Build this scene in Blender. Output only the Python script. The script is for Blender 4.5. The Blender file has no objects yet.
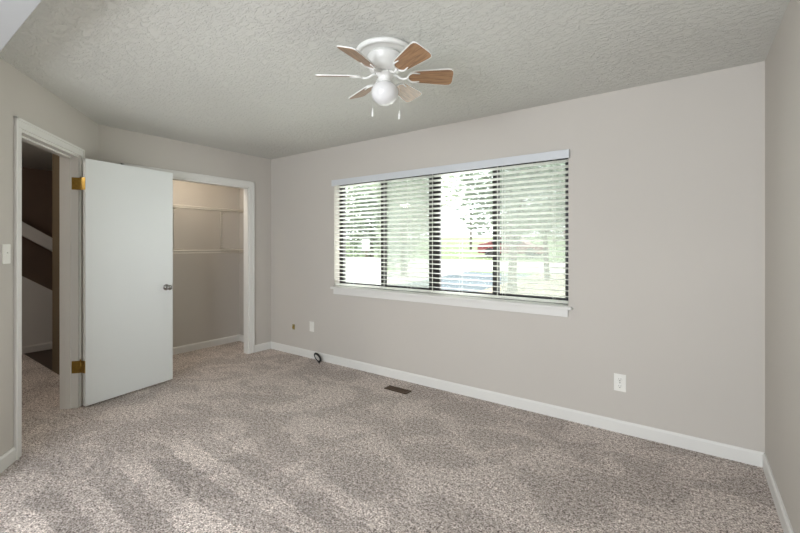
import bpy, bmesh, math, random
from mathutils import Vector, Matrix

# ------------------------------------------------------------------ camera, sky, light, exposure
SC = bpy.context.scene
COL = SC.collection
PI = math.pi
R = math.radians
YAW = R(35.8)
cam_d = bpy.data.cameras.new('camera')
cam_d.sensor_fit = 'HORIZONTAL'
cam_d.sensor_width = 36.0
cam_d.lens = 18.09
cam_d.shift_y = -0.0269
cam_d.clip_start = 0.02
cam = bpy.data.objects.new('camera', cam_d)
COL.objects.link(cam)
cam.location = (0, 0, 1.335)
cam.rotation_euler = (PI / 2, 0, YAW)
SC.camera = cam

world = bpy.data.worlds.new('world')
SC.world = world
world.use_nodes = True
wb = world.node_tree.nodes['Background']
wb.inputs['Color'].default_value = (0.93, 0.97, 1.0, 1)
wb.inputs['Strength'].default_value = 3.5

def area(name, loc, rot, sx, sy, power, color=(1, 1, 1)):
    d = bpy.data.lights.new(name, 'AREA')
    d.shape = 'RECTANGLE'
    d.size, d.size_y = sx, sy
    d.energy = power
    d.color = color
    o = bpy.data.objects.new(name, d)
    COL.objects.link(o)
    o.location = loc
    o.rotation_euler = rot
    return o


sun_d = bpy.data.lights.new('sun', 'SUN')
sun_d.energy = 3.0
sun_d.angle = R(8)
sun_d.color = (1.0, 0.96, 0.9)
sun = bpy.data.objects.new('sun', sun_d)
COL.objects.link(sun)
sun.rotation_euler = (R(-6), R(38), 0)


# added fill light at an assumed, unseen window behind the photographer
area('back_fill_light', (-0.95, -2.05, 1.45), (R(101), 0, 0), 2.1, 1.25, 121, (0.955, 1.0, 1.075))
# added fill light without a fixture, brightens the hall beyond the doorway
hall_d = bpy.data.lights.new('hall_fill_light', 'POINT')
hall_d.energy = 30
hall_d.shadow_soft_size = 0.12
hall_d.color = (1.0, 0.93, 0.84)
hall_l = bpy.data.objects.new('hall_fill_light', hall_d)
COL.objects.link(hall_l)
hall_l.location = (-4.9, -0.25, 2.25)
# added warm fill, no fixture, brightens the closet from behind the header
area('closet_fill_light', (-4.60, 2.2, 2.38), (0, R(-12), 0), 0.2, 1.2, 9.0, (1.0, 0.87, 0.72))
# daylight through the big window of the front wall
area('front_window_daylight', (-2.0, 3.60, 1.35), (R(-112), 0, 0), 2.5, 1.1, 58, (1.0, 1.0, 1.02))

SC.view_settings.view_transform = 'Standard'
SC.view_settings.look = 'None'
SC.view_settings.gamma = 1.0
SC.view_settings.use_curve_mapping = False
SC.view_settings.exposure = 0.0


# ------------------------------------------------------------------ helpers
def lin(c):
    return tuple(((v / 255) / 12.92 if v / 255 <= 0.04045 else ((v / 255 + 0.055) / 1.055) ** 2.4) for v in c) + (1.0,)


def mat(name, rgb, rough=0.6, metal=0.0, spec=0.5, noise=None, bump=None, **kw):
    """rgb in sRGB 0..255; noise=(scale, amount) varies the colour, bump=(scale, strength, distance)."""
    m = bpy.data.materials.new(name)
    m.use_nodes = True
    nt = m.node_tree
    b = nt.nodes['Principled BSDF']
    b.inputs['Base Color'].default_value = lin(rgb)
    b.inputs['Roughness'].default_value = rough
    b.inputs['Metallic'].default_value = metal
    b.inputs['Specular IOR Level'].default_value = spec
    for k, v in kw.items():
        b.inputs[k.replace('_', ' ')].default_value = v
    tc = nt.nodes.new('ShaderNodeTexCoord')
    if noise is None:
        noise = (6.0, 0.03)
    n = nt.nodes.new('ShaderNodeTexNoise')
    n.inputs['Scale'].default_value = noise[0]
    n.inputs['Detail'].default_value = 3
    nt.links.new(tc.outputs['Object'], n.inputs['Vector'])
    mr = nt.nodes.new('ShaderNodeMapRange')
    mr.inputs['From Min'].default_value = 0.3
    mr.inputs['From Max'].default_value = 0.7
    mr.inputs['To Min'].default_value = 1 - noise[1]
    mr.inputs['To Max'].default_value = 1 + noise[1]
    nt.links.new(n.outputs['Fac'], mr.inputs['Value'])
    vm = nt.nodes.new('ShaderNodeVectorMath')
    vm.operation = 'SCALE'
    vm.inputs[0].default_value = lin(rgb)[:3]
    nt.links.new(mr.outputs['Result'], vm.inputs['Scale'])
    nt.links.new(vm.outputs['Vector'], b.inputs['Base Color'])
    if bump:
        n2 = nt.nodes.new('ShaderNodeTexNoise')
        n2.inputs['Scale'].default_value = bump[0]
        n2.inputs['Detail'].default_value = 4
        nt.links.new(tc.outputs['Object'], n2.inputs['Vector'])
        bp = nt.nodes.new('ShaderNodeBump')
        bp.inputs['Strength'].default_value = bump[1]
        bp.inputs['Distance'].default_value = bump[2]
        nt.links.new(n2.outputs['Fac'], bp.inputs['Height'])
        nt.links.new(bp.outputs['Normal'], b.inputs['Normal'])
    return m


class MB:
    """Collects shapes; build() links them as ONE mesh object."""

    def __init__(s):
        s.bm = bmesh.new()

    def _place(s, vs, M):
        if M is not None:
            bmesh.ops.transform(s.bm, matrix=M, verts=vs)

    def box(s, x0, x1, y0, y1, z0, z1, M=None, bevel=0.0, mi=0):
        b = bmesh.new()
        vs = [b.verts.new((x, y, z)) for x in (x0, x1) for y in (y0, y1) for z in (z0, z1)]
        for f in ((0, 1, 3, 2), (4, 6, 7, 5), (0, 4, 5, 1), (2, 3, 7, 6), (0, 2, 6, 4), (1, 5, 7, 3)):
            b.faces.new([vs[i] for i in f])
        bmesh.ops.recalc_face_normals(b, faces=b.faces[:])
        if bevel > 0:
            bmesh.ops.bevel(b, geom=b.edges[:], offset=bevel, segments=2, affect='EDGES', profile=0.5)
        s.merge(b, M, mi)
        return s

    def merge(s, b, M=None, mi=0):
        if M is not None:
            b.transform(M)
        off = {}
        for v in b.verts:
            off[v] = s.bm.verts.new(v.co)
        for f in b.faces:
            try:
                nf = s.bm.faces.new([off[v] for v in f.verts])
                nf.smooth = f.smooth
                nf.material_index = mi
            except ValueError:
                pass
        b.free()

    def tube(s, pts, r, seg=8, closed=False, M=None, smooth=True, mi=0):
        b = bmesh.new()
        pts = [Vector(p) for p in pts]
        n = len(pts)
        rings = []
        up = None
        for i, p in enumerate(pts):
            if closed:
                t = pts[(i + 1) % n] - pts[i - 1]
            else:
                t = pts[min(i + 1, n - 1)] - pts[max(i - 1, 0)]
            t.normalize()
            if up is None:
                up = Vector((0, 0, 1)) if abs(t.z) < 0.9 else Vector((1, 0, 0))
            a = up - t * up.dot(t)
            if a.length < 1e-5:
                a = t.orthogonal()
            a.normalize()
            up = a
            c = t.cross(a)
            rr = r[i] if isinstance(r, (list, tuple)) else r
            rings.append([b.verts.new(p + (a * math.cos(2 * PI * k / seg) + c * math.sin(2 * PI * k / seg)) * rr) for k in range(seg)])
        for i in range(n if closed else n - 1):
            A, B = rings[i], rings[(i + 1) % n]
            for k in range(seg):
                f = b.faces.new((A[k], A[(k + 1) % seg], B[(k + 1) % seg], B[k]))
                f.smooth = smooth
        if not closed:
            b.faces.new(rings[0][::-1])
            b.faces.new(rings[-1])
        bmesh.ops.recalc_face_normals(b, faces=b.faces[:])
        s.merge(b, M, mi)
        return s

    def lathe(s, prof, seg=32, M=None, smooth=True, mi=0):
        """prof: list of (radius, z)."""
        b = bmesh.new()
        rings = []
        for (r, z) in prof:
            if r < 1e-6:
                rings.append([b.verts.new((0, 0, z))])
            else:
                rings.append([b.verts.new((r * math.cos(2 * PI * k / seg), r * math.sin(2 * PI * k / seg), z)) for k in range(seg)])
        for A, B in zip(rings, rings[1:]):
            for k in range(seg):
                a0, a1 = A[k % len(A)], A[(k + 1) % len(A)]
                b0, b1 = B[k % len(B)], B[(k + 1) % len(B)]
                vs = []
                for v in (a0, a1, b1, b0):
                    if v not in vs:
                        vs.append(v)
                if len(vs) > 2:
                    f = b.faces.new(vs)
                    f.smooth = smooth
        for rg, rev in ((rings[0], True), (rings[-1], False)):
            if len(rg) > 2:
                b.faces.new(rg[::-1] if rev else rg)
        bmesh.ops.recalc_face_normals(b, faces=b.faces[:])
        s.merge(b, M, mi)
        return s

    def prism(s, poly, h0, h1, M=None, mi=0, bevel=0.0):
        """poly in the local xy plane, extruded along local z from h0 to h1."""
        b = bmesh.new()
        A = [b.verts.new((x, y, h0)) for x, y in poly]
        B = [b.verts.new((x, y, h1)) for x, y in poly]
        n = len(poly)
        b.faces.new(A[::-1])
        b.faces.new(B)
        for i in range(n):
            b.faces.new((A[i], A[(i + 1) % n], B[(i + 1) % n], B[i]))
        bmesh.ops.recalc_face_normals(b, faces=b.faces[:])
        if bevel > 0:
            bmesh.ops.bevel(b, geom=b.edges[:], offset=bevel, segments=2, affect='EDGES', profile=0.5)
        s.merge(b, M, mi)
        return s

    def build(s, name, m, parent=None, origin=None):
        me = bpy.data.meshes.new(name)
        if origin is not None:
            bmesh.ops.translate(s.bm, vec=-Vector(origin), verts=s.bm.verts[:])
        s.bm.to_mesh(me)
        s.bm.free()
        for mm in (m if isinstance(m, (list, tuple)) else [m]):
            me.materials.append(mm)
        o = bpy.data.objects.new(name, me)
        COL.objects.link(o)
        if origin is not None:
            o.location = origin
        if parent is not None:
            o.parent = parent
        return o


def tag(o, label, cat=None, group=None, kind=None):
    o['label'] = label
    if cat:
        o['category'] = cat
    if group:
        o['group'] = group
    if kind:
        o['kind'] = kind
    return o


def struct(o, label, cat):
    return tag(o, label, cat, kind='structure')


def empty(name, loc, rz=0.0):
    o = bpy.data.objects.new(name, None)
    o.empty_display_size = 0.1
    COL.objects.link(o)
    o.location = loc
    o.rotation_euler = (0, 0, rz)
    return o


def copy_tree(o, parent=None):
    c = o.copy()
    COL.objects.link(c)
    c.parent = parent
    for ch in o.children:
        copy_tree(ch, c)
    return c


def frame(origin, xdir, zup=(0, 0, 1)):
    """Matrix with local x along xdir (horizontal), local z up, local y = z cross x."""
    x = Vector((xdir[0], xdir[1], 0)).normalized()
    z = Vector(zup)
    y = z.cross(x)
    M = Matrix((x, y, z)).transposed().to_4x4()
    M.translation = Vector(origin)
    return M


# ------------------------------------------------------------------ materials
M_wall = mat('greige_wall_paint', (199, 194, 186), 0.75, spec=0.25, noise=(1.2, 0.015), bump=(90, 0.06, 0.002))
M_trim = mat('white_trim_paint', (226, 225, 220), 0.35, spec=0.4, noise=(2.0, 0.01))
M_door = mat('white_door_paint', (226, 229, 227), 0.4, spec=0.4, noise=(1.5, 0.008))
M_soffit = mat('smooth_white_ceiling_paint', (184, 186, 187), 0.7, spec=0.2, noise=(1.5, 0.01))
M_brass = mat('aged_brass', (172, 142, 74), 0.3, 1.0, noise=(60, 0.15))
M_chrome = mat('satin_nickel', (150, 148, 144), 0.22, 1.0, noise=(30, 0.05))
M_plastic = mat('white_plastic', (236, 235, 228), 0.35, noise=(5, 0.01))
M_ivory = mat('almond_plastic', (205, 196, 160), 0.4, noise=(5, 0.02))
M_black = mat('black_rubber', (22, 22, 24), 0.45, noise=(20, 0.1))
M_slot = mat('dark_slot', (40, 38, 36), 0.6, noise=(20, 0.1))
M_bronze = mat('dark_bronze_aluminium', (28, 25, 24), 0.45, 0.3, noise=(15, 0.08))
M_vent = mat('brown_painted_steel', (88, 70, 54), 0.45, 0.4, noise=(40, 0.12))
M_slat = mat('white_blind_slat', (240, 240, 236), 0.45, noise=(8, 0.01))
M_valance = mat('pale_valance_paint', (208, 212, 215), 0.45, noise=(8, 0.01))
M_fanwhite = mat('white_enamel', (229, 229, 225), 0.3, noise=(8, 0.01))
M_globe = mat('white_opal_glass', (222, 222, 221), 0.22, noise=(4, 0.005))
M_wire = mat('white_vinyl_coated_wire', (224, 220, 210), 0.4, noise=(10, 0.02))
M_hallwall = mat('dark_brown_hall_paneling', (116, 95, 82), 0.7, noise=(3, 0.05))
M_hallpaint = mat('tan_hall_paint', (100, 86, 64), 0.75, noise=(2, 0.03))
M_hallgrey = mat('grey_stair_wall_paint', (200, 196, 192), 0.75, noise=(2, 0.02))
M_hallfloor = mat('dark_brown_floor', (66, 48, 38), 0.5, noise=(9, 0.2))
M_concrete = mat('pale_concrete', (205, 200, 190), 0.9, noise=(2.5, 0.08))
M_asphalt = mat('blue_grey_asphalt', (112, 124, 132), 0.9, noise=(1.5, 0.12))
M_lawn = mat('lawn_grass', (124, 140, 98), 0.95, noise=(1.2, 0.25))
M_mulch = mat('tan_mulch', (184, 172, 152), 0.95, noise=(3, 0.15))
M_bark = mat('tree_bark', (104, 92, 80), 0.9, noise=(14, 0.25), bump=(30, 0.6, 0.02))
M_leafA = mat('green_leaves', (158, 170, 154), 0.7, noise=(2.2, 0.3))
M_leafB = mat('pale_green_leaves', (176, 186, 164), 0.7, noise=(2.2, 0.3))
M_red = mat('red_car_paint', (132, 50, 57), 0.3, noise=(3, 0.04))
M_carglass = mat('car_window_glass', (40, 46, 52), 0.08, noise=(3, 0.02))
M_tyre = mat('tyre_rubber', (30, 30, 31), 0.8, noise=(9, 0.1))
M_whitebox = mat('white_box_paint', (238, 238, 236), 0.5, noise=(3, 0.02))
M_pole = mat('weathered_pole_wood', (96, 84, 72), 0.9, noise=(8, 0.2))


def ceiling_material():
    m = mat('knockdown_textured_ceiling', (216, 216, 210), 0.85, spec=0.2, noise=(1.4, 0.02))
    nt = m.node_tree
    b = nt.nodes['Principled BSDF']
    tc = nt.nodes.new('ShaderNodeTexCoord')
    mp = nt.nodes.new('ShaderNodeMapping')
    mp.inputs['Rotation'].default_value = (0, 0, R(20))
    mp.inputs['Scale'].default_value = (1.0, 1.7, 1.0)
    nt.links.new(tc.outputs['Object'], mp.inputs['Vector'])
    n1 = nt.nodes.new('ShaderNodeTexNoise')
    n1.inputs['Scale'].default_value = 23
    n1.inputs['Detail'].default_value = 5
    n1.inputs['Roughness'].default_value = 0.62
    n1.inputs['Distortion'].default_value = 0.8
    nt.links.new(mp.outputs['Vector'], n1.inputs['Vector'])
    r1 = nt.nodes.new('ShaderNodeMapRange')
    r1.inputs['From Min'].default_value = 0.47
    r1.inputs['From Max'].default_value = 0.60
    nt.links.new(n1.outputs['Fac'], r1.inputs['Value'])
    bp = nt.nodes.new('ShaderNodeBump')
    bp.inputs['Strength'].default_value = 0.7
    bp.inputs['Distance'].default_value = 0.006
    nt.links.new(r1.outputs['Result'], bp.inputs['Height'])
    nt.links.new(bp.outputs['Normal'], b.inputs['Normal'])
    return m


def carpet_material():
    m = bpy.data.materials.new('taupe_cut_pile_carpet')
    m.use_nodes = True
    nt = m.node_tree
    N, L = nt.nodes, nt.links
    b = N['Principled BSDF']
    b.inputs['Roughness'].default_value = 0.95
    b.inputs['Specular IOR Level'].default_value = 0.1
    tc = N.new('ShaderNodeTexCoord')

    def noise(scale, detail=2, rough=0.5, stretch=None, dist=0.0):
        n = N.new('ShaderNodeTexNoise')
        n.inputs['Scale'].default_value = scale
        n.inputs['Detail'].default_value = detail
        n.inputs['Roughness'].default_value = rough
        n.inputs['Distortion'].default_value = dist
        if stretch:
            mp = N.new('ShaderNodeMapping')
            mp.inputs['Scale'].default_value = stretch
            L.new(tc.outputs['Object'], mp.inputs['Vector'])
            L.new(mp.outputs['Vector'], n.inputs['Vector'])
        else:
            L.new(tc.outputs['Object'], n.inputs['Vector'])
        return n.outputs['Fac']

    def rng(v, a, c, lo, hi):
        r = N.new('ShaderNodeMapRange')
        r.inputs['From Min'].default_value = a
        r.inputs['From Max'].default_value = c
        r.inputs['To Min'].default_value = lo
        r.inputs['To Max'].default_value = hi
        L.new(v, r.inputs['Value'])
        return r.outputs['Result']

    def math_(op, a, c):
        q = N.new('ShaderNodeMath')
        q.operation = op
        for i, v in enumerate((a, c)):
            if isinstance(v, (int, float)):
                q.inputs[i].default_value = v
            else:
                L.new(v, q.inputs[i])
        return q.outputs[0]

    tuft = noise(125, 3, 0.6)
    tuft2 = noise(48, 2, 0.5)
    ramp = N.new('ShaderNodeValToRGB')
    e = ramp.color_ramp.elements
    e[0].position, e[0].color = 0.375, lin((94, 84, 79))
    e[1].position, e[1].color = 0.615, lin((250, 241, 235))
    mid = e.new(0.5)
    mid.color = lin((191, 179, 171))
    mixv = math_('ADD', math_('MULTIPLY', tuft, 0.72), math_('MULTIPLY', tuft2, 0.28))
    L.new(mixv, ramp.inputs['Fac'])
    # patches where the pile was brushed the other way, and vacuum strokes along the room
    patch = rng(noise(2.4, 4, 0.62, (1, 1.3, 1), 0.6), 0.45, 0.56, 0.85, 1.08)
    sep = N.new('ShaderNodeSeparateXYZ')
    L.new(tc.outputs['Object'], sep.inputs[0])
    wob = noise(1.6, 3, 0.6, (0.7, 1.2, 1))
    yy = math_('ADD', sep.outputs['Y'], math_('MULTIPLY', wob, 0.22))
    # the strokes widen towards the photographer
    fan = math_('MULTIPLY', math_('ADD', sep.outputs['X'], 2.7), 0.02)
    st = math_('SINE', math_('MULTIPLY', math_('ADD', yy, fan), 2 * PI / 0.27), 0)
    st = math_('ADD', st, math_('MULTIPLY', math_('SUBTRACT', noise(22, 3), 0.5), 1.4))
    st = rng(st, -0.05, 0.25, -0.75, 1.0)
    near = rng(sep.outputs['Y'], 1.75, 1.35, 0.0, 1.0)
    start = rng(math_('ADD', sep.outputs['X'], math_('MULTIPLY', noise(3, 2), 0.5)), -2.62, -2.42, 0.0, 1.0)
    mask = math_('MULTIPLY', near, start)
    stroke = math_('ADD', 1.0, math_('MULTIPLY', math_('MULTIPLY', st, mask), 0.17))
    gain = math_('MULTIPLY', patch, stroke)
    vm = N.new('ShaderNodeVectorMath')
    vm.operation = 'SCALE'
    L.new(ramp.outputs['Color'], vm.inputs[0])
    L.new(gain, vm.inputs['Scale'])
    L.new(vm.outputs['Vector'], b.inputs['Base Color'])
    bp = N.new('ShaderNodeBump')
    bp.inputs['Strength'].default_value = 0.7
    bp.inputs['Distance'].default_value = 0.008
    L.new(mixv, bp.inputs['Height'])
    L.new(bp.outputs['Normal'], b.inputs['Normal'])
    return m


def wood_material():
    m = bpy.data.materials.new('medium_oak_blade')
    m.use_nodes = True
    nt = m.node_tree
    N, L = nt.nodes, nt.links
    b = N['Principled BSDF']
    b.inputs['Roughness'].default_value = 0.3
    tc = N.new('ShaderNodeTexCoord')
    mp = N.new('ShaderNodeMapping')
    mp.inputs['Scale'].default_value = (6, 60, 20)
    L.new(tc.outputs['Object'], mp.inputs['Vector'])
    n = N.new('ShaderNodeTexNoise')
    n.inputs['Scale'].default_value = 1.6
    n.inputs['Detail'].default_value = 5
    n.inputs['Distortion'].default_value = 0.7
    L.new(mp.outputs['Vector'], n.inputs['Vector'])
    r = N.new('ShaderNodeValToRGB')
    r.color_ramp.elements[0].position = 0.3
    r.color_ramp.elements[0].color = lin((122, 92, 66))
    r.color_ramp.elements[1].position = 0.7
    r.color_ramp.elements[1].color = lin((170, 132, 96))
    L.new(n.outputs['Fac'], r.inputs['Fac'])
    L.new(r.outputs['Color'], b.inputs['Base Color'])
    return m


def see_through(name, tint, opacity, glossy):
    m = bpy.data.materials.new(name)
    m.use_nodes = True
    nt = m.node_tree
    N, L = nt.nodes, nt.links
    N.remove(N['Principled BSDF'])
    out = N['Material Output']
    tr = N.new('ShaderNodeBsdfTransparent')
    tr.inputs['Color'].default_value = (0.97, 0.985, 0.975, 1)
    if glossy:
        s2 = N.new('ShaderNodeBsdfGlossy')
        s2.inputs['Roughness'].default_value = 0.02
        s2.inputs['Color'].default_value = (1, 1, 1, 1)
    else:
        s2 = N.new('ShaderNodeBsdfTranslucent')
        s2.inputs['Color'].default_value = lin(tint)
    mx = N.new('ShaderNodeMixShader')
    if glossy:
        mx.inputs['Fac'].default_value = opacity
    else:
        tc = N.new('ShaderNodeTexCoord')
        n = N.new('ShaderNodeTexNoise')
        n.inputs['Scale'].default_value = 300
        L.new(tc.outputs['Object'], n.inputs['Vector'])
        r = N.new('ShaderNodeMapRange')
        r.inputs['From Min'].default_value = 0.3
        r.inputs['From Max'].default_value = 0.7
        r.inputs['To Min'].default_value = opacity - 0.04
        r.inputs['To Max'].default_value = opacity + 0.04
        L.new(n.outputs['Fac'], r.inputs['Value'])
        L.new(r.outputs['Result'], mx.inputs['Fac'])
    L.new(tr.outputs[0], mx.inputs[1])
    L.new(s2.outputs[0], mx.inputs[2])
    L.new(mx.outputs[0], out.inputs['Surface'])
    return m


def translucent_slats(m, amount):
    nt = m.node_tree
    b = nt.nodes['Principled BSDF']
    t = nt.nodes.new('ShaderNodeBsdfTranslucent')
    t.inputs['Color'].default_value = (0.93, 0.93, 0.9, 1)
    mx = nt.nodes.new('ShaderNodeMixShader')
    mx.inputs['Fac'].default_value = amount
    nt.links.new(b.outputs[0], mx.inputs[1])
    nt.links.new(t.outputs[0], mx.inputs[2])
    nt.links.new(mx.outputs[0], nt.nodes['Material Output'].inputs['Surface'])


translucent_slats(M_slat, 0.6)
M_ceil = ceiling_material()
M_carpet = carpet_material()
M_wood = wood_material()
M_glass = see_through('clear_window_glass', (255, 255, 255), 0.05, True)
M_screen = see_through('grey_insect_mesh', (110, 113, 108), 0.42, False)

# ------------------------------------------------------------------ room shell
H = 2.44
YF = 3.24                       # window wall
XL = -4.393                     # closet wall
XR = 0.366                      # right wall
YB = -2.0                       # wall behind the photographer
CX, CY = -4.393, 1.371          # where the closet wall meets the entry wall
ED = (0.7986, -0.6018)          # along the entry wall towards the photographer
ME = frame((CX, CY, 0), ED)     # local x along the wall, local +y into the room
T_END = 1.6
PX, PY = CX + ED[0] * T_END, CY + ED[1] * T_END


def wall_pieces(mb, u0, u1, v0, v1, holes, axis, z0=0.0, z1=H, M=None):
    """A wall slab running u0..u1, thickness v0..v1, with rectangular holes (ua, ub, za, zb)."""
    def bx(a, c, za, zb):
        if c - a < 1e-4 or zb - za < 1e-4:
            return
        if axis == 'x':
            mb.box(a, c, v0, v1, za, zb, M)
        else:
            mb.box(v0, v1, a, c, za, zb, M)
    u = u0
    for (a, c, za, zb) in sorted(holes):
        bx(u, a, z0, z1)
        bx(a, c, z0, za)
        bx(a, c, zb, z1)
        u = c
    bx(u, u1, z0, z1)


# floor
fl = MB()
fl.box(-5.16, XR + 0.1, YB - 0.1, YF + 0.05, -0.08, 0)
fl.box(-7.8, -5.16, -0.9, 1.30, -0.08, 0)
struct(fl.build('floor', M_carpet), 'taupe cut pile carpet floor with vacuum tracks', 'carpet')
fh = MB()
fh.box(-7.8, -5.16, 1.30, 3.4, -0.08, -0.002)  # dark brown slab past the edge of the hall carpet
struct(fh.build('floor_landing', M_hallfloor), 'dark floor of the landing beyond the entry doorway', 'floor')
# ceiling
ce = MB()
ce.box(-7.8, XR + 0.12, YB - 0.12, YF + 0.18, H, H + 0.1)
struct(ce.build('ceiling', M_ceil), 'knockdown textured greyish white ceiling', 'ceiling')
so = MB()
so.box(PX, XR, YB, 0.457, 2.295, H)
struct(so.build('ceiling_soffit', M_soffit), 'smooth white dropped soffit at the upper left', 'ceiling')

WX0, WX1, WZ0, WZ1 = -3.25, -0.752, 0.865, 2.066
w = MB()
wall_pieces(w, -5.3, XR + 0.12, YF, YF + 0.17, [(WX0, WX1, WZ0, WZ1)], 'x')
struct(w.build('wall_front', M_wall), 'long greige wall with the wide window', 'wall')
w = MB()
wall_pieces(w, YB - 0.1, YF, XR, XR + 0.12, [], 'y')
struct(w.build('wall_right', M_wall), 'greige wall at the right edge of the photo', 'wall')
CY0, CY1, CZ1 = 1.62, 2.918, 2.045          # closet opening
w = MB()
wall_pieces(w, CY, YF, XL - 0.08, XL, [(CY0, CY1, 0, CZ1)], 'y')
struct(w.build('wall_left', M_wall), 'greige wall around the closet opening', 'wall')
DT0, DT1, DZ1 = 0.385, 1.192, 2.072           # entry doorway, along the entry wall
w = MB()
wall_pieces(w, -0.02, T_END, -0.12, 0.0, [(DT0, DT1, 0, DZ1)], 'x', M=ME)
struct(w.build('wall_entry', M_wall), 'angled greige wall around the entry doorway', 'wall')
w = MB()
wall_pieces(w, YB - 0.1, PY, PX - 0.12, PX, [], 'y')
struct(w.build('wall_side', M_wall), 'greige wall behind the entry doorway, out of the photo', 'wall')
BX0, BX1, BZ0, BZ1 = -2.0, 0.1, 0.8, 2.1
w = MB()
wall_pieces(w, PX - 0.12, XR + 0.12, YB - 0.12, YB, [(BX0, BX1, BZ0, BZ1)], 'x')
struct(w.build('wall_back', M_wall), 'greige wall behind the photographer', 'wall')

# closet interior
XCB = -5.1
w = MB()
wall_pieces(w, 1.36, YF, XCB - 0.05, XCB, [], 'y')
struct(w.build('wall_closet', M_wall), 'greige rear wall inside the closet', 'wall')
# hall side of the closet: its end faces the doorway
w = MB()
w.box(-5.48, XL - 0.05, 1.30, 1.36, 0, H)
w.box(-5.48, -5.42, 1.36, 3.24, 0, H)
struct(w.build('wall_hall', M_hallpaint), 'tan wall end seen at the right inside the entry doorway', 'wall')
# hall shell
w = MB()
w.box(-7.8, -7.7, -0.9, 3.4, 0, H)
w.box(-7.7, PX - 0.12, -1.0, -0.9, 0, H)
w.box(-7.7, -5.42, 3.3, 3.4, 0, H)
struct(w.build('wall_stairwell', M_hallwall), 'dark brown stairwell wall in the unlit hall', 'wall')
# knee wall with a sloping top beside the stairs
yz = [(0.2, 0.0), (2.3, 0.0), (2.3, 0.23), (0.2, 1.735)]
w = MB()
Mk = Matrix(((0, 0, 1, -6.75), (1, 0, 0, 0), (0, 1, 0, 0), (0, 0, 0, 1)))
w.prism(yz, 0.0, 0.1, Mk)
struct(w.build('wall_stair', M_hallgrey), 'grey knee wall with sloping top beside the hall stairs', 'wall')
w = MB()
yz = [(0.3, 2.135), (2.3, 0.76), (2.3, 0.93), (0.3, 2.31)]
w.prism(yz, 0.03, 0.08, Mk)
struct(w.build('trim_1', M_hallgrey), 'pale sloping stair board above the knee wall in the hall', 'trim')


# ------------------------------------------------------------------ baseboards
def baseboard(name, label, runs, h=0.088, th=0.013, m=M_trim):
    mb = MB()
    prof = [(0, 0), (th, 0), (th, h - 0.014), (th * 0.45, h), (0, h)]
    for (a, c) in runs:
        a, c = Vector(a), Vector(c)
        d = c - a
        L_ = d.length
        x = Vector((d.x, d.y, 0)).normalized()
        n = Vector((-x.y, x.x, 0))        # left of the direction is the room side
        M = Matrix((n, Vector((0, 0, 1)), x)).transposed().to_4x4()
        M.translation = Vector((a.x, a.y, 0))
        mb.prism(prof, 0, L_, M)
    return struct(mb.build(name, m), label, 'baseboard')


def ep(t, off=0.0):
    """Point on the entry wall at t, off metres into the room."""
    v = ME @ Vector((t, off, 0))
    return (v.x, v.y)


baseboard('baseboard_front', 'white baseboard along the window wall', [((XR, YF), (XL, YF))])
baseboard('baseboard_right', 'white baseboard along the right wall', [((XR, YB), (XR, YF))])
baseboard('baseboard_left', 'short white baseboard between closet trim and corner', [((XL, YF), (XL, CY1 + 0.075)), ((XL, CY0 - 0.075), (XL, CY))])
baseboard('baseboard_entry', 'white baseboard left of the entry doorway', [(ep(0.0), ep(DT0 - 0.061)), (ep(DT1 + 0.061), ep(T_END))])
baseboard('baseboard_closet', 'white baseboard inside the closet', [((-4.475, YF), (XCB, YF)), ((XCB, YF), (XCB, 1.36))])
baseboard('baseboard_hall', 'pale baseboard along the knee wall in the hall', [((-6.65, 2.3), (-6.65, 0.2))], m=M_hallgrey)


# ------------------------------------------------------------------ closet casing and entry door frame
def casing(mb, u0, u1, zt, wd, th, M, back=0.0, sides=(True, True)):
    """Picture-frame casing around an opening, in the local x/z plane, thickness along +y."""
    prof = 0.004
    if sides[0]:
        mb.box(u0 - wd, u0, back, back + th, 0, zt, M, bevel=prof)
        mb.box(u0 - wd, u0 - wd * 0.72, back, back + th + 0.006, 0, zt + wd, M, bevel=0.002)
    if sides[1]:
        mb.box(u1, u1 + wd, back, back + th, 0, zt, M, bevel=prof)
        mb.box(u1 + wd * 0.72, u1 + wd, back, back + th + 0.006, 0, zt + wd, M, bevel=0.002)
    mb.box(u0 - wd, u1 + wd, back, back + th, zt, zt + wd, M, bevel=prof)
    mb.box(u0 - wd, u1 + wd, back, back + th + 0.006, zt + wd * 0.72, zt + wd, M, bevel=0.002)


# closet: local x runs along -Y so that local +y points into the room (+X)
MC = frame((XL, YF, 0), (0, -1))
c0, c1 = YF - CY1, YF - CY0
mb = MB()
casing(mb, c0, c1, CZ1, 0.07, 0.014, MC)
mb.box(c0 - 0.001, c0 + 0.016, -0.084, 0.004, 0, CZ1, MC)
mb.box(c1 - 0.016, c1 + 0.001, -0.084, 0.004, 0, CZ1, MC)
mb.box(c0, c1, -0.084, 0.004, CZ1 - 0.016, CZ1 + 0.001, MC)
struct(mb.build('trim_2', M_trim), 'white casing around the closet opening', 'trim')

mb = MB()
casing(mb, DT0, DT1, DZ1, 0.060, 0.014, ME)
casing(mb, DT0, DT1, DZ1, 0.060, -0.014, ME, back=-0.12)
for (a, c) in ((DT0 - 0.001, DT0 + 0.018), (DT1 - 0.018, DT1 + 0.001)):
    mb.box(a, c, -0.122, 0.004, 0, DZ1, ME)
mb.box(DT0, DT1, -0.122, 0.004, DZ1 - 0.018, DZ1 + 0.001, ME)
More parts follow.
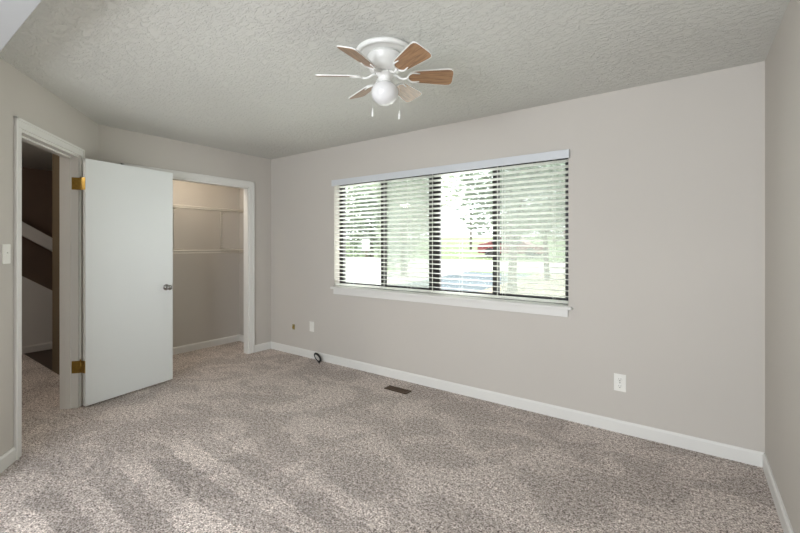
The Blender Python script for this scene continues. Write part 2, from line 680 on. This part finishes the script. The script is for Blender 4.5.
# door stop strip
mb.box(DT0 + 0.018, DT0 + 0.03, -0.085, -0.045, 0, DZ1 - 0.018, ME, bevel=0.002)
mb.box(DT1 - 0.03, DT1 - 0.018, -0.085, -0.045, 0, DZ1 - 0.018, ME, bevel=0.002)
mb.box(DT0 + 0.018, DT1 - 0.018, -0.085, -0.045, DZ1 - 0.03, DZ1 - 0.018, ME, bevel=0.002)
dfr = struct(mb.build('trim_3', M_trim), 'white casing and jamb of the entry doorway', 'trim')
mb = MB()
mb.box(DT1 - 0.0195, DT1 - 0.017, -0.036, -0.004, 0.90, 0.96, ME, bevel=0.0008)
tag(mb.build('strike_plate', M_chrome, dfr), 'silver strike plate')

# door leaf, swung open into the room past a right angle
DH = Vector((-4.004, 1.139, 0))
DE = Vector((-4.137, 1.905, 0))
dd = (DE - DH)
MD = frame((DH.x, DH.y, 0), (dd.x, dd.y))       # local +y points to -X, away from the view: the leaf's thickness
DW = dd.length
mb = MB()
mb.box(0.023, DW, 0.0, 0.035, 0.014, 2.044, MD, bevel=0.002)
door = struct(mb.build('door_1', M_door), 'plain white slab door swung open in front of the closet', 'door')
kz = 0.925
mb = MB()
Mkn = MD @ Matrix.Translation((DW - 0.069, 0, kz)) @ Matrix.Rotation(R(90), 4, 'X')
mb.lathe([(0.0, 0.0), (0.030, 0.0), (0.030, 0.004), (0.024, 0.009), (0.012, 0.012), (0.011, 0.030), (0.018, 0.036),
          (0.0245, 0.046), (0.0255, 0.054), (0.022, 0.062), (0.012, 0.066), (0, 0.067)], 24, Mkn)
tag(mb.build('knob', M_chrome, door), 'silver round knob')
mb = MB()
mb.box(DW - 0.0005, DW + 0.0012, 0.006, 0.029, kz - 0.028, kz + 0.028, MD)
tag(mb.build('latch_plate', M_chrome, door), 'silver latch plate')
for zc in (1.838, 0.335):
    mb = MB()
    # knuckle, leaf on the jamb, leaf on the door edge
    kx, ky = ep(DT0 + 0.012, 0.016)
    mb.tube([(kx, ky, zc - 0.05), (kx, ky, zc + 0.05)], 0.0075, 12)
    mb.tube([(kx, ky, zc + 0.05), (kx, ky, zc + 0.058)], 0.005, 10)
    mb.box(DT0 + 0.0178, DT0 + 0.0205, -0.042, 0.014, zc - 0.05, zc + 0.05, ME, bevel=0.0008)
    a = Vector((kx, ky, 0))
    b_ = MD @ Vector((0.022, 0.006, 0))
    mb.tube([(a.x, a.y, zc - 0.048), (a.x, a.y, zc + 0.048)], 0.004, 6)
    v = b_ - a
    Ml = frame((a.x, a.y, 0), (v.x, v.y))
    mb.box(0, v.length + 0.004, -0.0015, 0.0015, zc - 0.05, zc + 0.05, Ml)
    tag(mb.build('hinge', M_brass, door), 'aged brass hinge')

# ------------------------------------------------------------------ window units
def window_unit(name, x0, x1, screen_left, label):
    root = empty(name, ((x0 + x1) / 2, YF + 0.09, WZ0))
    struct(root, label, 'window')
    inv = Matrix.Translation(root.location).inverted()

    def part(mb, nm, m, parent=root):
        return mb.build(nm, m, parent)
    fw = 0.045
    fl_ = 0.034 if x0 == WX0 else 0.05
    fr_ = 0.034 if x1 == WX1 else 0.05
    y0, y1 = YF + 0.085, YF + 0.15
    mb = MB()
    mb.box(x0, x0 + fl_, y0, y1, WZ0, WZ1, inv)
    mb.box(x1 - fr_, x1, y0, y1, WZ0, WZ1, inv)
    mb.box(x0 + fl_, x1 - fr_, y0, y1, WZ0, WZ0 + 0.028, inv)
    mb.box(x0 + fl_, x1 - fr_, y0, y1, WZ1 - 0.04, WZ1, inv)
    part(mb, 'window_frame', M_bronze)
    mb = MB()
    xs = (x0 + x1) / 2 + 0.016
    mb.box(xs, xs + 0.005, YF + 0.0885, YF + 0.0905, WZ0 + 0.03, WZ1 - 0.045, inv)  # pale strips stand in for the highlight along the frame profile
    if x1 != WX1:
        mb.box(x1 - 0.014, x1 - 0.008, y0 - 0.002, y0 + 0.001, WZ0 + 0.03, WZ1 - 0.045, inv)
    tag(part(mb, 'highlight_strip', M_plastic), 'thin pale vertical strip imitating the highlight on the window frame')
    xm = (x0 + x1) / 2
    for (a, c, yy) in ((x0 + fl_, xm + 0.025, YF + 0.10), (xm - 0.025, x1 - fr_, YF + 0.125)):
        s_ = 0.016
        mb = MB()
        za, zb = WZ0 + 0.028, WZ1 - 0.04
        sl = 0.05 if a > x0 + fl_ + 0.01 else s_
        sr = 0.05 if c < x1 - fr_ - 0.01 else s_
        mb.box(a, a + sl, yy - 0.01, yy + 0.01, za, zb, inv)
        mb.box(c - sr, c, yy - 0.01, yy + 0.01, za, zb, inv)
        mb.box(a + sl, c - sr, yy - 0.01, yy + 0.01, za, za + 0.02, inv)
        mb.box(a + sl, c - sr, yy - 0.01, yy + 0.01, zb - 0.022, zb, inv)
        sash = part(mb, 'sash', M_bronze)
        mb = MB()
        mb.box(a + sl, c - sr, yy - 0.002, yy + 0.002, za + 0.02, zb - 0.022, inv)
        part(mb, 'glass_pane', M_glass, sash)
    mb = MB()
    mb.box(xm + 0.03, x1 - fr_, YF + 0.1435, YF + 0.1445, WZ0 + 0.045, WZ1 - 0.05, inv)
    tag(part(mb, 'insect_screen', M_screen), 'grey mesh insect screen')
    return root


XM = (WX0 + WX1) / 2
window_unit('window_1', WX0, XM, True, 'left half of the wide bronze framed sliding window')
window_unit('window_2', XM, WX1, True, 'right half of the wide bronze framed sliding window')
# sill and apron
mb = MB()
mb.box(WX0 - 0.03, WX1 + 0.03, YF - 0.035, YF, WZ0 - 0.022, WZ0 + 0.0, bevel=0.004)
mb.box(WX0 + 0.001, WX1 - 0.001, YF, YF + 0.085, WZ0 - 0.02, WZ0 + 0.004)
mb.box(WX0, WX1, YF - 0.016, YF, WZ0 - 0.08, WZ0 - 0.022, bevel=0.003)
struct(mb.build('trim_4', M_trim), 'white window sill and apron below the blinds', 'window sill')
# assumed window, added unseen in the back wall to carry the fill light
root = empty('window_3', ((BX0 + BX1) / 2, YB - 0.06, BZ0))
struct(root, 'assumed white framed window added in the wall behind the photographer', 'window')
inv = Matrix.Translation(root.location).inverted()
mb = MB()
for (a, c, za, zb) in ((BX0, BX0 + 0.05, BZ0, BZ1), (BX1 - 0.05, BX1, BZ0, BZ1), (BX0, BX1, BZ0, BZ0 + 0.05), (BX0, BX1, BZ1 - 0.05, BZ1),
                       ((BX0 + BX1) / 2 - 0.02, (BX0 + BX1) / 2 + 0.02, BZ0, BZ1)):
    mb.box(a, c, YB - 0.03, YB - 0.004, za, zb, inv)
mb.build('window_frame', M_trim, root)

# ------------------------------------------------------------------ blinds
PITCH = 0.0438
NSL = 25
ZS0 = 0.935


def slat_mesh(mb, x0, x1, wd=0.05, th=0.0036, crown=0.0025, n=6):
    b = bmesh.new()
    ring0, ring1 = [], []
    pts = []
    for i in range(n + 1):
        q = -1 + 2 * i / n
        pts.append((q * wd / 2, crown * (1 - q * q) + th / 2))
    for i in range(n, -1, -1):
        q = -1 + 2 * i / n
        pts.append((q * wd / 2, crown * (1 - q * q) - th / 2))
    A = [b.verts.new((x0, y, z)) for y, z in pts]
    B = [b.verts.new((x1, y, z)) for y, z in pts]
    m_ = len(pts)
    for i in range(m_):
        b.faces.new((A[i], A[(i + 1) % m_], B[(i + 1) % m_], B[i]))
    b.faces.new(A[::-1])
    b.faces.new(B)
    bmesh.ops.recalc_face_normals(b, faces=b.faces[:])
    mb.merge(b)


def blind(x0, x1, cords, label):
    yc = YF + 0.038
    root = empty('venetian_blind', ((x0 + x1) / 2, yc, WZ0))
    tag(root, label, 'blind', 'venetian blinds in the wide window')
    hw = (x1 - x0) / 2
    mb = MB()
    mb.box(-hw, hw, -0.028, 0.028, WZ1 - WZ0 - 0.045, WZ1 - WZ0 - 0.001, bevel=0.002)
    mb.build('headrail', M_slat, root)
    mb = MB()
    slat_mesh(mb, -hw, hw)
    s0 = mb.build('slat', M_slat, root)
    for i in range(NSL):
        s = s0 if i == 0 else s0.copy()
        if i:
            COL.objects.link(s)
            s.parent = root
        s.location = (0, 0, ZS0 - WZ0 + PITCH * i)
        s.rotation_euler = (R(-11), 0, 0)
    mb = MB()
    mb.box(-hw, hw, -0.026, 0.026, 0.018, 0.036, bevel=0.004)
    mb.build('bottom_rail', M_slat, root)
    for cx in cords:
        mb = MB()
        xx = cx - root.location.x
        for yo in (-0.028, 0.028):
            mb.tube([(xx, yo, 0.02), (xx, yo, WZ1 - WZ0 - 0.04)], 0.0011, 5)
        for i in range(NSL):
            mb.tube([(xx, -0.028, ZS0 - WZ0 + PITCH * i - 0.004), (xx, 0.028, ZS0 - WZ0 + PITCH * i - 0.001)], 0.0008, 4)
        mb.build('ladder_cord', M_slat, root)
    return root


blind(WX0 + 0.006, -1.985, (-3.02, -2.64, -2.25), 'white horizontal venetian blind over the left half of the window')
blind(-1.976, WX1 - 0.006, (-1.685, -1.28, -0.868), 'white horizontal venetian blind over the right half of the window')
mb = MB()
mb.box(WX0 - 0.012, WX1 + 0.012, YF - 0.034, YF - 0.022, 1.995, 2.06, bevel=0.003)
mb.box(WX0 - 0.012, WX0 - 0.002, YF - 0.024, YF, 1.995, 2.06, bevel=0.002)
mb.box(WX1 + 0.002, WX1 + 0.012, YF - 0.024, YF, 1.995, 2.06, bevel=0.002)
tag(mb.build('blind_valance', M_valance), 'long white valance board across the top of both blinds', 'valance')

# ------------------------------------------------------------------ ceiling fan
FX, FY = -1.409, 1.807
fan = empty('ceiling_fan', (FX, FY, H))
tag(fan, 'small white flush mount ceiling fan with six wooden blades and globe light', 'ceiling fan')
mb = MB()
mb.lathe([(0.0, 0.0), (0.158, 0.0), (0.164, -0.006), (0.164, -0.016), (0.158, -0.024), (0.146, -0.026), (0.142, -0.022), (0.132, -0.024), (0.0, -0.024)], 48)
mb.build('canopy', M_fanwhite, fan)
mb = MB()
mb.lathe([(0.0, -0.022), (0.092, -0.022), (0.094, -0.030), (0.100, -0.034), (0.101, -0.042), (0.095, -0.048), (0.094, -0.085), (0.088, -0.108),
          (0.074, -0.122), (0.056, -0.128), (0.0, -0.128)], 48)
mb.build('motor_housing', M_fanwhite, fan)
mb = MB()
mb.lathe([(0.0, -0.126), (0.050, -0.126), (0.050, -0.140), (0.038, -0.144), (0.037, -0.188), (0.041, -0.190), (0.041, -0.197), (0.030, -0.200), (0, -0.2)], 32)
mb.build('switch_housing', M_fanwhite, fan)
mb = MB()
gp = []
for i in range(25):
    a = R(26) + (PI - R(26)) * i / 24
    gp.append((0.077 * math.sin(a), -0.236 + 0.077 * math.cos(a) * (0.95 if a > PI / 2 else 0.8)))
gp[-1] = (0, gp[-1][1])
gp = [(0.0, gp[0][1] + 0.001)] + gp
mb.lathe(gp, 40)
tag(mb.build('globe', M_globe, fan), 'white opal glass globe')


def blade_outline(n=7):
    """Half widths along the blade: rounded root, flaring to a cut-corner tip."""
    r0, r1 = 0.135, 0.388
    up = [(r0, 0.014), (r0 + 0.006, 0.030), (r0 + 0.02, 0.041), (r0 + 0.05, 0.047), (r1 - 0.035, 0.063), (r1 - 0.014, 0.061), (r1 - 0.004, 0.051), (r1, 0.032)]
    return up + [(x, -y) for x, y in reversed(up)]


BZ = -0.147
PIT = R(-20)
for k in range(6):
    th = R(35.8 + 1.5 + 60 * k)
    Mb = Matrix.Rotation(th, 4, 'Z') @ Matrix.Translation((0, 0, BZ)) @ Matrix.Rotation(PIT, 4, 'X')
    bl_m = MB()
    out = blade_outline()
    bl_m.prism(out, -0.0005, 0.006, None, mi=1, bevel=0.0)                 # white edge and upper face
    inn = [(0.1365 + (x - 0.135) * 0.989, y * 0.93) for x, y in out]
    bl_m.prism(inn, -0.0016, 0.0, None, mi=0)                               # oak underside
    b = bl_m.build('blade', [M_wood, M_fanwhite], fan)
    b.matrix_local = Mb
    if k == 0:
        pass
    # blade arm: a curved stem from the motor and a white fork under the blade root
    mb = MB()
    Mi = Mb.inverted()
    stem = [Matrix.Rotation(th, 4, 'Z') @ Vector(p) for p in ((0.050, 0, -0.131), (0.070, 0.006, -0.140), (0.088, 0.008, -0.152), (0.104, 0.004, -0.158), (0.120, 0, -0.156), (0.136, 0, -0.152))]
    mb.tube([Mi @ p for p in stem], [0.008, 0.0075, 0.0065, 0.0065, 0.0075, 0.0065], 10)
    fork = []
    for i in range(13):
        a = R(100) + R(160) * i / 12
        fork.append((0.168 + 0.036 * math.cos(a) * 1.05, 0.036 * math.sin(a), -0.004))
    fork = [(0.198, 0.031, -0.004)] + fork + [(0.198, -0.031, -0.004)]
    mb.tube(fork, [0.003] + [0.0052] * 13 + [0.003], 8)
    a_ = mb.build('blade_arm', M_fanwhite, b)
for (off, zz) in ((-0.070, -0.355), (0.082, -0.370)):
    rx, ry = math.cos(YAW), math.sin(YAW)
    s = 1 if off > 0 else -1
    pts = [(0.037 * s, -0.170), (0.055 * s, -0.166), (0.072 * s, -0.180), (0.081 * s if off > 0 else off * 1.12, -0.215), (off * 1.05, -0.26), (off, zz + 0.03)]
    mb = MB()
    mb.tube([(rx * a, ry * a, z) for a, z in pts], 0.0005, 6)
    ch = mb.build('pull_chain', M_fanwhite, fan)
    mb = MB()
    Mp = Matrix.Translation((rx * off, ry * off, zz))
    mb.lathe([(0, 0.03), (0.002, 0.03), (0.003, 0.022), (0.0062, 0.0), (0.0066, -0.012), (0.0045, -0.019), (0, -0.02)], 14, Mp)
    mb.build('pendant', M_fanwhite, ch)

# ------------------------------------------------------------------ closet shelving
SD = 0.30


def wire_shelf(z, y0, y1, label):
    root = empty('wire_shelf', (XCB, (y0 + y1) / 2, z))
    tag(root, label, 'shelf', 'wire shelves in the closet')
    hl = (y1 - y0) / 2
    mb = MB()
    n = int((y1 - y0) / 0.026)
    for i in range(n + 1):
        y = -hl + 2 * hl * i / n
        mb.tube([(0.004, y, 0.0), (SD, y, 0.0), (SD + 0.003, y, -0.004), (SD + 0.003, y, -0.03)], 0.0019, 5)
    mb.build('wire_deck', M_wire, root)
    mb = MB()
    mb.tube([(0.006, -hl, -0.004), (0.006, hl, -0.004)], 0.003, 6)
    mb.tube([(SD * 0.5, -hl, -0.004), (SD * 0.5, hl, -0.004)], 0.003, 6)
    mb.tube([(SD, -hl, -0.003), (SD, hl, -0.003)], 0.0042, 6)
    mb.tube([(SD + 0.004, -hl, -0.031), (SD + 0.004, hl, -0.031)], 0.0048, 6)
    mb.build('support_rod', M_wire, root)
    return root


wire_shelf(1.80, 1.40, YF - 0.012, 'upper white wire shelf along the closet rear wall')
wire_shelf(1.272, 1.40, YF - 0.012, 'lower white wire shelf along the closet rear wall')


def ladder(y, label):
    root = empty('shelf_bracket', (XCB, y, 1.28))
    tag(root, label, 'shelf bracket', 'wire brackets between the closet shelves')
    mb = MB()
    h = 0.505
    for yo in (-0.016, 0.016):
        mb.tube([(0.005, yo, 0), (0.005, yo, h)], 0.0026, 6)
    for i in range(22):
        z = 0.012 + h / 22 * i
        mb.tube([(0.006, -0.016, z), (0.006, 0.016, z)], 0.003, 5)
    mb.build('upright', M_wire, root)
    for z in (0.004, h - 0.004):
        mb = MB()
        mb.tube([(0.005, 0, z), (SD - 0.03, 0, z)], 0.0042, 6)
        mb.tube([(0.005, 0.016, z), (SD - 0.03, 0.016, z)], 0.003, 6)
        mb.build('arm', M_wire, root)
    return root


ladder(2.975, 'white wire upright between the shelves at the right of the closet')
ladder(2.345, 'white wire upright between the shelves beside the open door edge')

# ------------------------------------------------------------------ wall plates
def face_plate(root, w_, h_, M, th=0.006, m=M_plastic, name='cover_plate'):
    mb = MB()
    mb.box(-w_ / 2, w_ / 2, 0, th, -h_ / 2, h_ / 2, M, bevel=0.002)
    return mb.build(name, m, root)


# local +y of the plates points into the room
def plate_root(name, x, y, z, xdir):
    o = empty(name, (x, y, z))
    o.rotation_euler = (0, 0, math.atan2(xdir[1], xdir[0]))
    return o


o = plate_root('wall_outlet', -0.404, YF, 0.355, (-1, 0))
tag(o, 'white duplex wall outlet below the right end of the window', 'outlet')
face_plate(o, 0.076, 0.122, None)
for zc in (0.0245, -0.0245):
    mb = MB()
    mb.lathe([(0, 0.0055), (0.017, 0.0055), (0.017, 0.008), (0.0155, 0.009), (0, 0.009)], 20, Matrix.Translation((0, 0, zc)) @ Matrix.Rotation(R(-90), 4, 'X'))
    rc = mb.build('receptacle', M_plastic, o)
    mb = MB()
    mb.box(-0.0075, -0.0055, 0.0088, 0.0094, zc, zc + 0.009)
    mb.box(0.0055, 0.0075, 0.0088, 0.0094, zc, zc + 0.009)
    mb.box(-0.0025, 0.0025, 0.0088, 0.0094, zc - 0.010, zc - 0.005)
    mb.build('slots', M_slot, rc)
mb = MB()
mb.lathe([(0, 0.0055), (0.0035, 0.0055), (0.003, 0.0078), (0, 0.008)], 10, Matrix.Rotation(R(-90), 4, 'X'))
mb.build('screw', M_chrome, o)

o = plate_root('wall_outlet', -3.617, YF, 0.373, (-1, 0))
tag(o, 'white wall outlet plate near the far corner', 'outlet')
face_plate(o, 0.073, 0.118, None)
for zc in (0.022, -0.022):
    mb = MB()
    mb.box(-0.014, 0.014, 0.0055, 0.0085, zc - 0.014, zc + 0.014, bevel=0.003)
    mb.build('receptacle', M_plastic, o)

o = plate_root('cable_jack', -3.945, YF, 0.330, (-1, 0))
tag(o, 'small brass coloured cable jack on the wall by the far corner', 'cable jack')
face_plate(o, 0.044, 0.064, None, 0.004, mat('antique_brass_plate', (150, 138, 84), 0.5, 0.2, noise=(30, 0.1)), 'mounting_plate')
mb = MB()
mb.lathe([(0, 0.003), (0.010, 0.003), (0.010, 0.010), (0.0055, 0.011), (0.0055, 0.024), (0, 0.024)], 14, Matrix.Rotation(R(-90), 4, 'X'))
mb.build('connector', M_brass, o)

sx, sy = ep(1.325)
o = plate_root('light_switch', sx, sy, 1.281, ED)
tag(o, 'white toggle light switch left of the entry doorway', 'light switch')
face_plate(o, 0.072, 0.118, None)
mb = MB()
mb.box(-0.0055, 0.0055, 0.004, 0.0075, -0.013, 0.013, bevel=0.001)
mb.box(-0.004, 0.004, 0.005, 0.017, -0.002, 0.009, Matrix.Rotation(R(20), 4, 'X'), bevel=0.001)
mb.build('toggle', M_plastic, o)

# ------------------------------------------------------------------ floor vent and cable
o = empty('floor_vent', (-2.18, 2.985, 0.0))
tag(o, 'brown metal floor vent set in the carpet under the window', 'vent')
mb = MB()
L_, W_ = 0.25, 0.09
for (a, c, b0, b1) in ((-L_ / 2, L_ / 2, -W_ / 2, -W_ / 2 + 0.016), (-L_ / 2, L_ / 2, W_ / 2 - 0.016, W_ / 2), (-L_ / 2, -L_ / 2 + 0.02, -W_ / 2, W_ / 2), (L_ / 2 - 0.02, L_ / 2, -W_ / 2, W_ / 2)):
    mb.box(a, c, b0, b1, 0.001, 0.009, bevel=0.002)
mb.build('rim', M_vent, o)
mb = MB()
for i in range(22):
    x = -L_ / 2 + 0.026 + i * (L_ - 0.052) / 21
    mb.box(x - 0.0022, x + 0.0022, -W_ / 2 + 0.014, W_ / 2 - 0.014, 0.001, 0.0075)
mb.box(-L_ / 2 + 0.015, L_ / 2 - 0.015, -0.004, 0.004, 0.001, 0.008)
tag(mb.build('grille', M_vent, o), 'row of thin metal fins')
mb = MB()
mb.box(-L_ / 2 + 0.01, L_ / 2 - 0.01, -W_ / 2 + 0.01, W_ / 2 - 0.01, 0.0005, 0.002)
tag(mb.build('duct_opening', M_black, o), 'dark opening below the fins')

mb = MB()
pts = []
for i in range(56):
    a = 2 * PI * i / 20
    k = 1 - 0.12 * (i // 20)
    u, v = 0.058 * k * math.cos(a), 0.026 * k * math.sin(a)
    x, z = (u * 0.72 + v * 0.69) * 1.45, (-u * 0.69 + v * 0.72) * 0.9
    pts.append((-3.452 + x, 3.183 + (z - 0.01) * 0.35 - 0.010 * (i / 56), max(0.05 + z, 0.006)))
pts += [(-3.405, 3.150, 0.008), (-3.38, 3.14, 0.006)]
mb.tube(pts, 0.0052, 8)
tag(mb.build('coax_cable', M_black), 'coiled black cable lying against the baseboard', 'cable')

# ------------------------------------------------------------------ outside the window
SL = 0.036


def gz(y):
    return -0.38 + SL * (y - 3.5)


def strip(name, m, y0, y1, label, cat, x0=-90, x1=60, dz=0.0):
    mb = MB()
    n = 1
    b = bmesh.new()
    vs = [b.verts.new((x, y, gz(y) + dz + t)) for t in (-0.1, 0) for (x, y) in ((x0, y0), (x1, y0), (x1, y1), (x0, y1))]
    for f in ((3, 2, 1, 0), (4, 5, 6, 7), (0, 1, 5, 4), (1, 2, 6, 5), (2, 3, 7, 6), (3, 0, 4, 7)):
        b.faces.new([vs[i] for i in f])
    bmesh.ops.recalc_face_normals(b, faces=b.faces[:])
    mb.merge(b)
    return struct(mb.build(name, m), label, cat)


strip('lawn_ground', M_lawn, 3.42, 120, 'pale green front lawn outside the window', 'lawn')
strip('street_ground', M_concrete, 17.5, 23.5, 'pale street beyond the front lawn', 'street', dz=0.02)
strip('driveway_ground', M_asphalt, 10.3, 16.6, 'blue grey driveway outside the right half of the window', 'driveway', x0=-8.3, x1=-5.2, dz=0.02)
strip('bed_ground', M_mulch, 9.0, 17.5, 'pale tan planting bed under the two nearer trees', 'ground', x0=-5.2, x1=1.0, dz=0.03)
strip('walkway_ground', M_concrete, 10.6, 17.5, 'pale concrete walk outside the left half of the window', 'path', x0=-11.6, x1=-8.3, dz=0.02)


def tree(x, y, trunk_r, trunk_h, crown, leaves, leaf, m, seed, label, group='trees outside the window', lean=(0, 0), name='leafy_tree'):
    """crown: list of (dx, dy, dz, rx, ry, rz) ellipsoids above the base."""
    rnd = random.Random(seed)
    g = gz(y)
    root = empty(name, (x, y, g))
    tag(root, label, 'tree', group)
    mb = MB()
    top = Vector((lean[0], lean[1], trunk_h))
    mb.tube([(0, 0, -0.1), (0.01, 0, 0.08), (lean[0] * 0.3, lean[1] * 0.3, trunk_h * 0.35), (lean[0] * 0.7, lean[1] * 0.7, trunk_h * 0.7), top],
            [trunk_r * 1.35, trunk_r * 1.1, trunk_r * 0.95, trunk_r * 0.85, trunk_r * 0.7], 10)
    for c in crown:
        e = Vector(c[:3])
        s_ = Vector((lean[0] * 0.7, lean[1] * 0.7, trunk_h * 0.75))
        mid = s_.lerp(e, 0.5) + Vector((rnd.uniform(-.1, .1), rnd.uniform(-.1, .1), 0.1))
        mb.tube([s_, mid, e], [trunk_r * 0.5, trunk_r * 0.35, trunk_r * 0.12], 6)
    mb.build('trunk', M_bark, root)
    b = bmesh.new()
    vol = [c[3] * c[4] * c[5] for c in crown]
    for i in range(leaves):
        c = rnd.choices(crown, vol)[0]
        while True:
            p = Vector((rnd.uniform(-1, 1), rnd.uniform(-1, 1), rnd.uniform(-1, 1)))
            if 0.25 < p.length < 1:
                break
        p = Vector((c[0] + p.x * c[3], c[1] + p.y * c[4], c[2] + p.z * c[5]))
        s = leaf * rnd.uniform(0.6, 1.3)
        q = Matrix.Rotation(rnd.uniform(0, 2 * PI), 3, 'Z') @ Matrix.Rotation(rnd.uniform(-1.1, 1.1), 3, 'X')
        loc = [(-0.5, 0, 0), (-0.12, 0.28, 0.04), (0.5, 0, 0), (-0.12, -0.28, 0.04)]
        b.faces.new([b.verts.new(p + q @ (Vector(v) * s)) for v in loc])
    mb = MB()
    mb.merge(b)
    mb.build('foliage', m, root)
    return root


# two trees standing before the right half of the window
tree(-4.35, 11.8, 0.14, 1.9, [(-0.5, 0.1, 2.5, 1.3, 0.95, 0.9), (0.4, 0.0, 2.7, 1.2, 0.9, 0.9), (-0.3, 0.0, 3.7, 1.5, 1.0, 1.0), (-1.0, 0.1, 3.2, 1.1, 0.9, 0.8), (0.5, 0.1, 2.0, 1.0, 0.8, 0.5), (0.7, 0.0, 3.7, 1.2, 0.9, 0.9)],
     5200, 0.19, M_leafA, 11, 'leafy tree with the thicker trunk outside the right window half', lean=(0.05, 0))
tree(-4.22, 15.0, 0.10, 2.1, [(0.3, 0.1, 2.2, 1.3, 1.0, 0.8), (0.9, 0.0, 3.0, 1.4, 1.0, 0.9), (0.3, 0.0, 3.9, 1.5, 1.0, 0.9)],
     4200, 0.2, M_leafB, 12, 'leafy tree with the thinner trunk at the right end of the window', lean=(-0.1, 0))
# shrubs and trees seen through the left half
tree(-14.4, 17.2, 0.16, 2.0, [(0, 0, 2.4, 2.2, 1.4, 1.5), (-1.6, 0.1, 1.6, 1.6, 1.3, 1.4), (1.2, 0.0, 3.2, 1.6, 1.3, 1.3), (0, 0, 4.4, 2.2, 1.4, 1.4), (0.6, 0, 1.2, 1.5, 1.2, 0.9)],
     7000, 0.26, M_leafA, 21, 'dense green tree outside the left window half')
tree(-9.9, 14.0, 0.13, 1.8, [(0, 0, 2.0, 1.2, 1.1, 1.1), (0.3, 0, 3.1, 1.4, 1.2, 1.2), (-0.3, 0, 4.1, 1.3, 1.2, 1.1), (-0.5, 0, 1.0, 1.0, 0.9, 0.7)],
     5200, 0.22, M_leafB, 22, 'pale green tree behind the second pane from the left')
tree(-24.0, 33.0, 0.3, 3.0, [(0, 0, 4.0, 5.0, 3.0, 2.8), (3, 0, 6.0, 4.0, 3.0, 2.6), (-4, 0, 5.5, 4.0, 3.0, 2.6)],
     4500, 0.5, M_leafB, 23, 'large hazy tree far beyond the street')
# utility pole
o = empty('utility_pole', (-17.5, 36.2, gz(36.2)))
tag(o, 'thin dark utility pole across the street', 'utility pole')
mb = MB()
mb.tube([(0, 0, -0.2), (0, 0, 4.1)], [0.13, 0.10], 10)
mb.build('pole', M_pole, o)
mb = MB()
mb.box(-0.8, 0.8, -0.06, 0.06, 3.75, 3.87)
mb.build('crossarm', M_pole, o)

# red car parked across the street
cx, cy = -9.95, 27.2
car = empty('car', (cx, cy, gz(cy)), R(3))
tag(car, 'dark red car parked across the street behind the blinds', 'car')
mb = MB()
side = [(-2.25, 0.28), (2.2, 0.28), (2.25, 0.62), (2.1, 0.80), (1.15, 0.92), (0.55, 1.38), (-0.85, 1.42), (-1.6, 1.0), (-2.2, 0.95), (-2.3, 0.6)]
Mx = Matrix(((1, 0, 0, 0), (0, 0, -1, 0.85), (0, 1, 0, 0), (0, 0, 0, 1)))
mb.prism(side, 0, 1.7, Mx, bevel=0.04)
mb.build('body', M_red, car)
mb = MB()
Mg = Matrix(((1, 0, 0, 0), (0, 0, -1, 0.87), (0, 1, 0, 0), (0, 0, 0, 1)))
mb.prism([(-1.3, 0.98), (0.0, 0.96), (0.0, 1.30), (-0.8, 1.32)], 0, 1.74, Mg)
mb.prism([(0.08, 0.96), (0.92, 0.96), (0.5, 1.28), (0.08, 1.30)], 0, 1.74, Mg)
mb.build('side_windows', M_carglass, car)
for wx in (-1.4, 1.4):
    for wy in (-0.78, 0.78):
        mb = MB()
        mb.lathe([(0, -0.11), (0.30, -0.11), (0.33, -0.08), (0.33, 0.08), (0.30, 0.11), (0, 0.11)], 24, Matrix.Translation((wx, wy, 0.33)) @ Matrix.Rotation(R(90), 4, 'X'))
        mb.build('wheel', M_tyre, car)

# white utility cabinet and the small panel on a post behind it
o = empty('utility_cabinet', (-7.85, 9.1, gz(9.1)), R(12))
tag(o, 'large white utility cabinet on the lawn outside the leftmost pane', 'utility box')
mb = MB()
mb.box(-0.50, 0.50, -0.35, 0.35, 0.0, 1.06, bevel=0.02)
mb.build('cabinet', M_whitebox, o)
mb = MB()
mb.box(-0.54, 0.54, -0.39, 0.39, 1.06, 1.12, bevel=0.015)
mb.build('lid', M_whitebox, o)
o = empty('post_panel', (-8.35, 9.75, gz(9.75)), R(12))
tag(o, 'small white panel on a post behind the white cabinet', 'post')
mb = MB()
mb.box(-0.03, 0.03, -0.03, 0.03, 0, 1.5)
mb.build('post', M_pole, o)
mb = MB()
mb.box(-0.13, 0.13, -0.07, -0.03, 1.30, 1.68, bevel=0.01)
mb.build('panel', M_whitebox, o)

# small red ornament hanging outside the right pane
o = empty('hanging_ornament', (-0.845, YF + 0.30, 1.43))
tag(o, 'small red ornament hanging outside the rightmost window pane', 'ornament')
mb = MB()
mb.lathe([(0, 0.03), (0.012, 0.025), (0.02, 0.0), (0.014, -0.022), (0.004, -0.03), (0, -0.03)], 16)
mb.build('body', M_red, o)
mb = MB()
mb.tube([(0, 0, 0.028), (0, 0, 0.72)], 0.001, 5)
mb.build('string', M_pole, o)
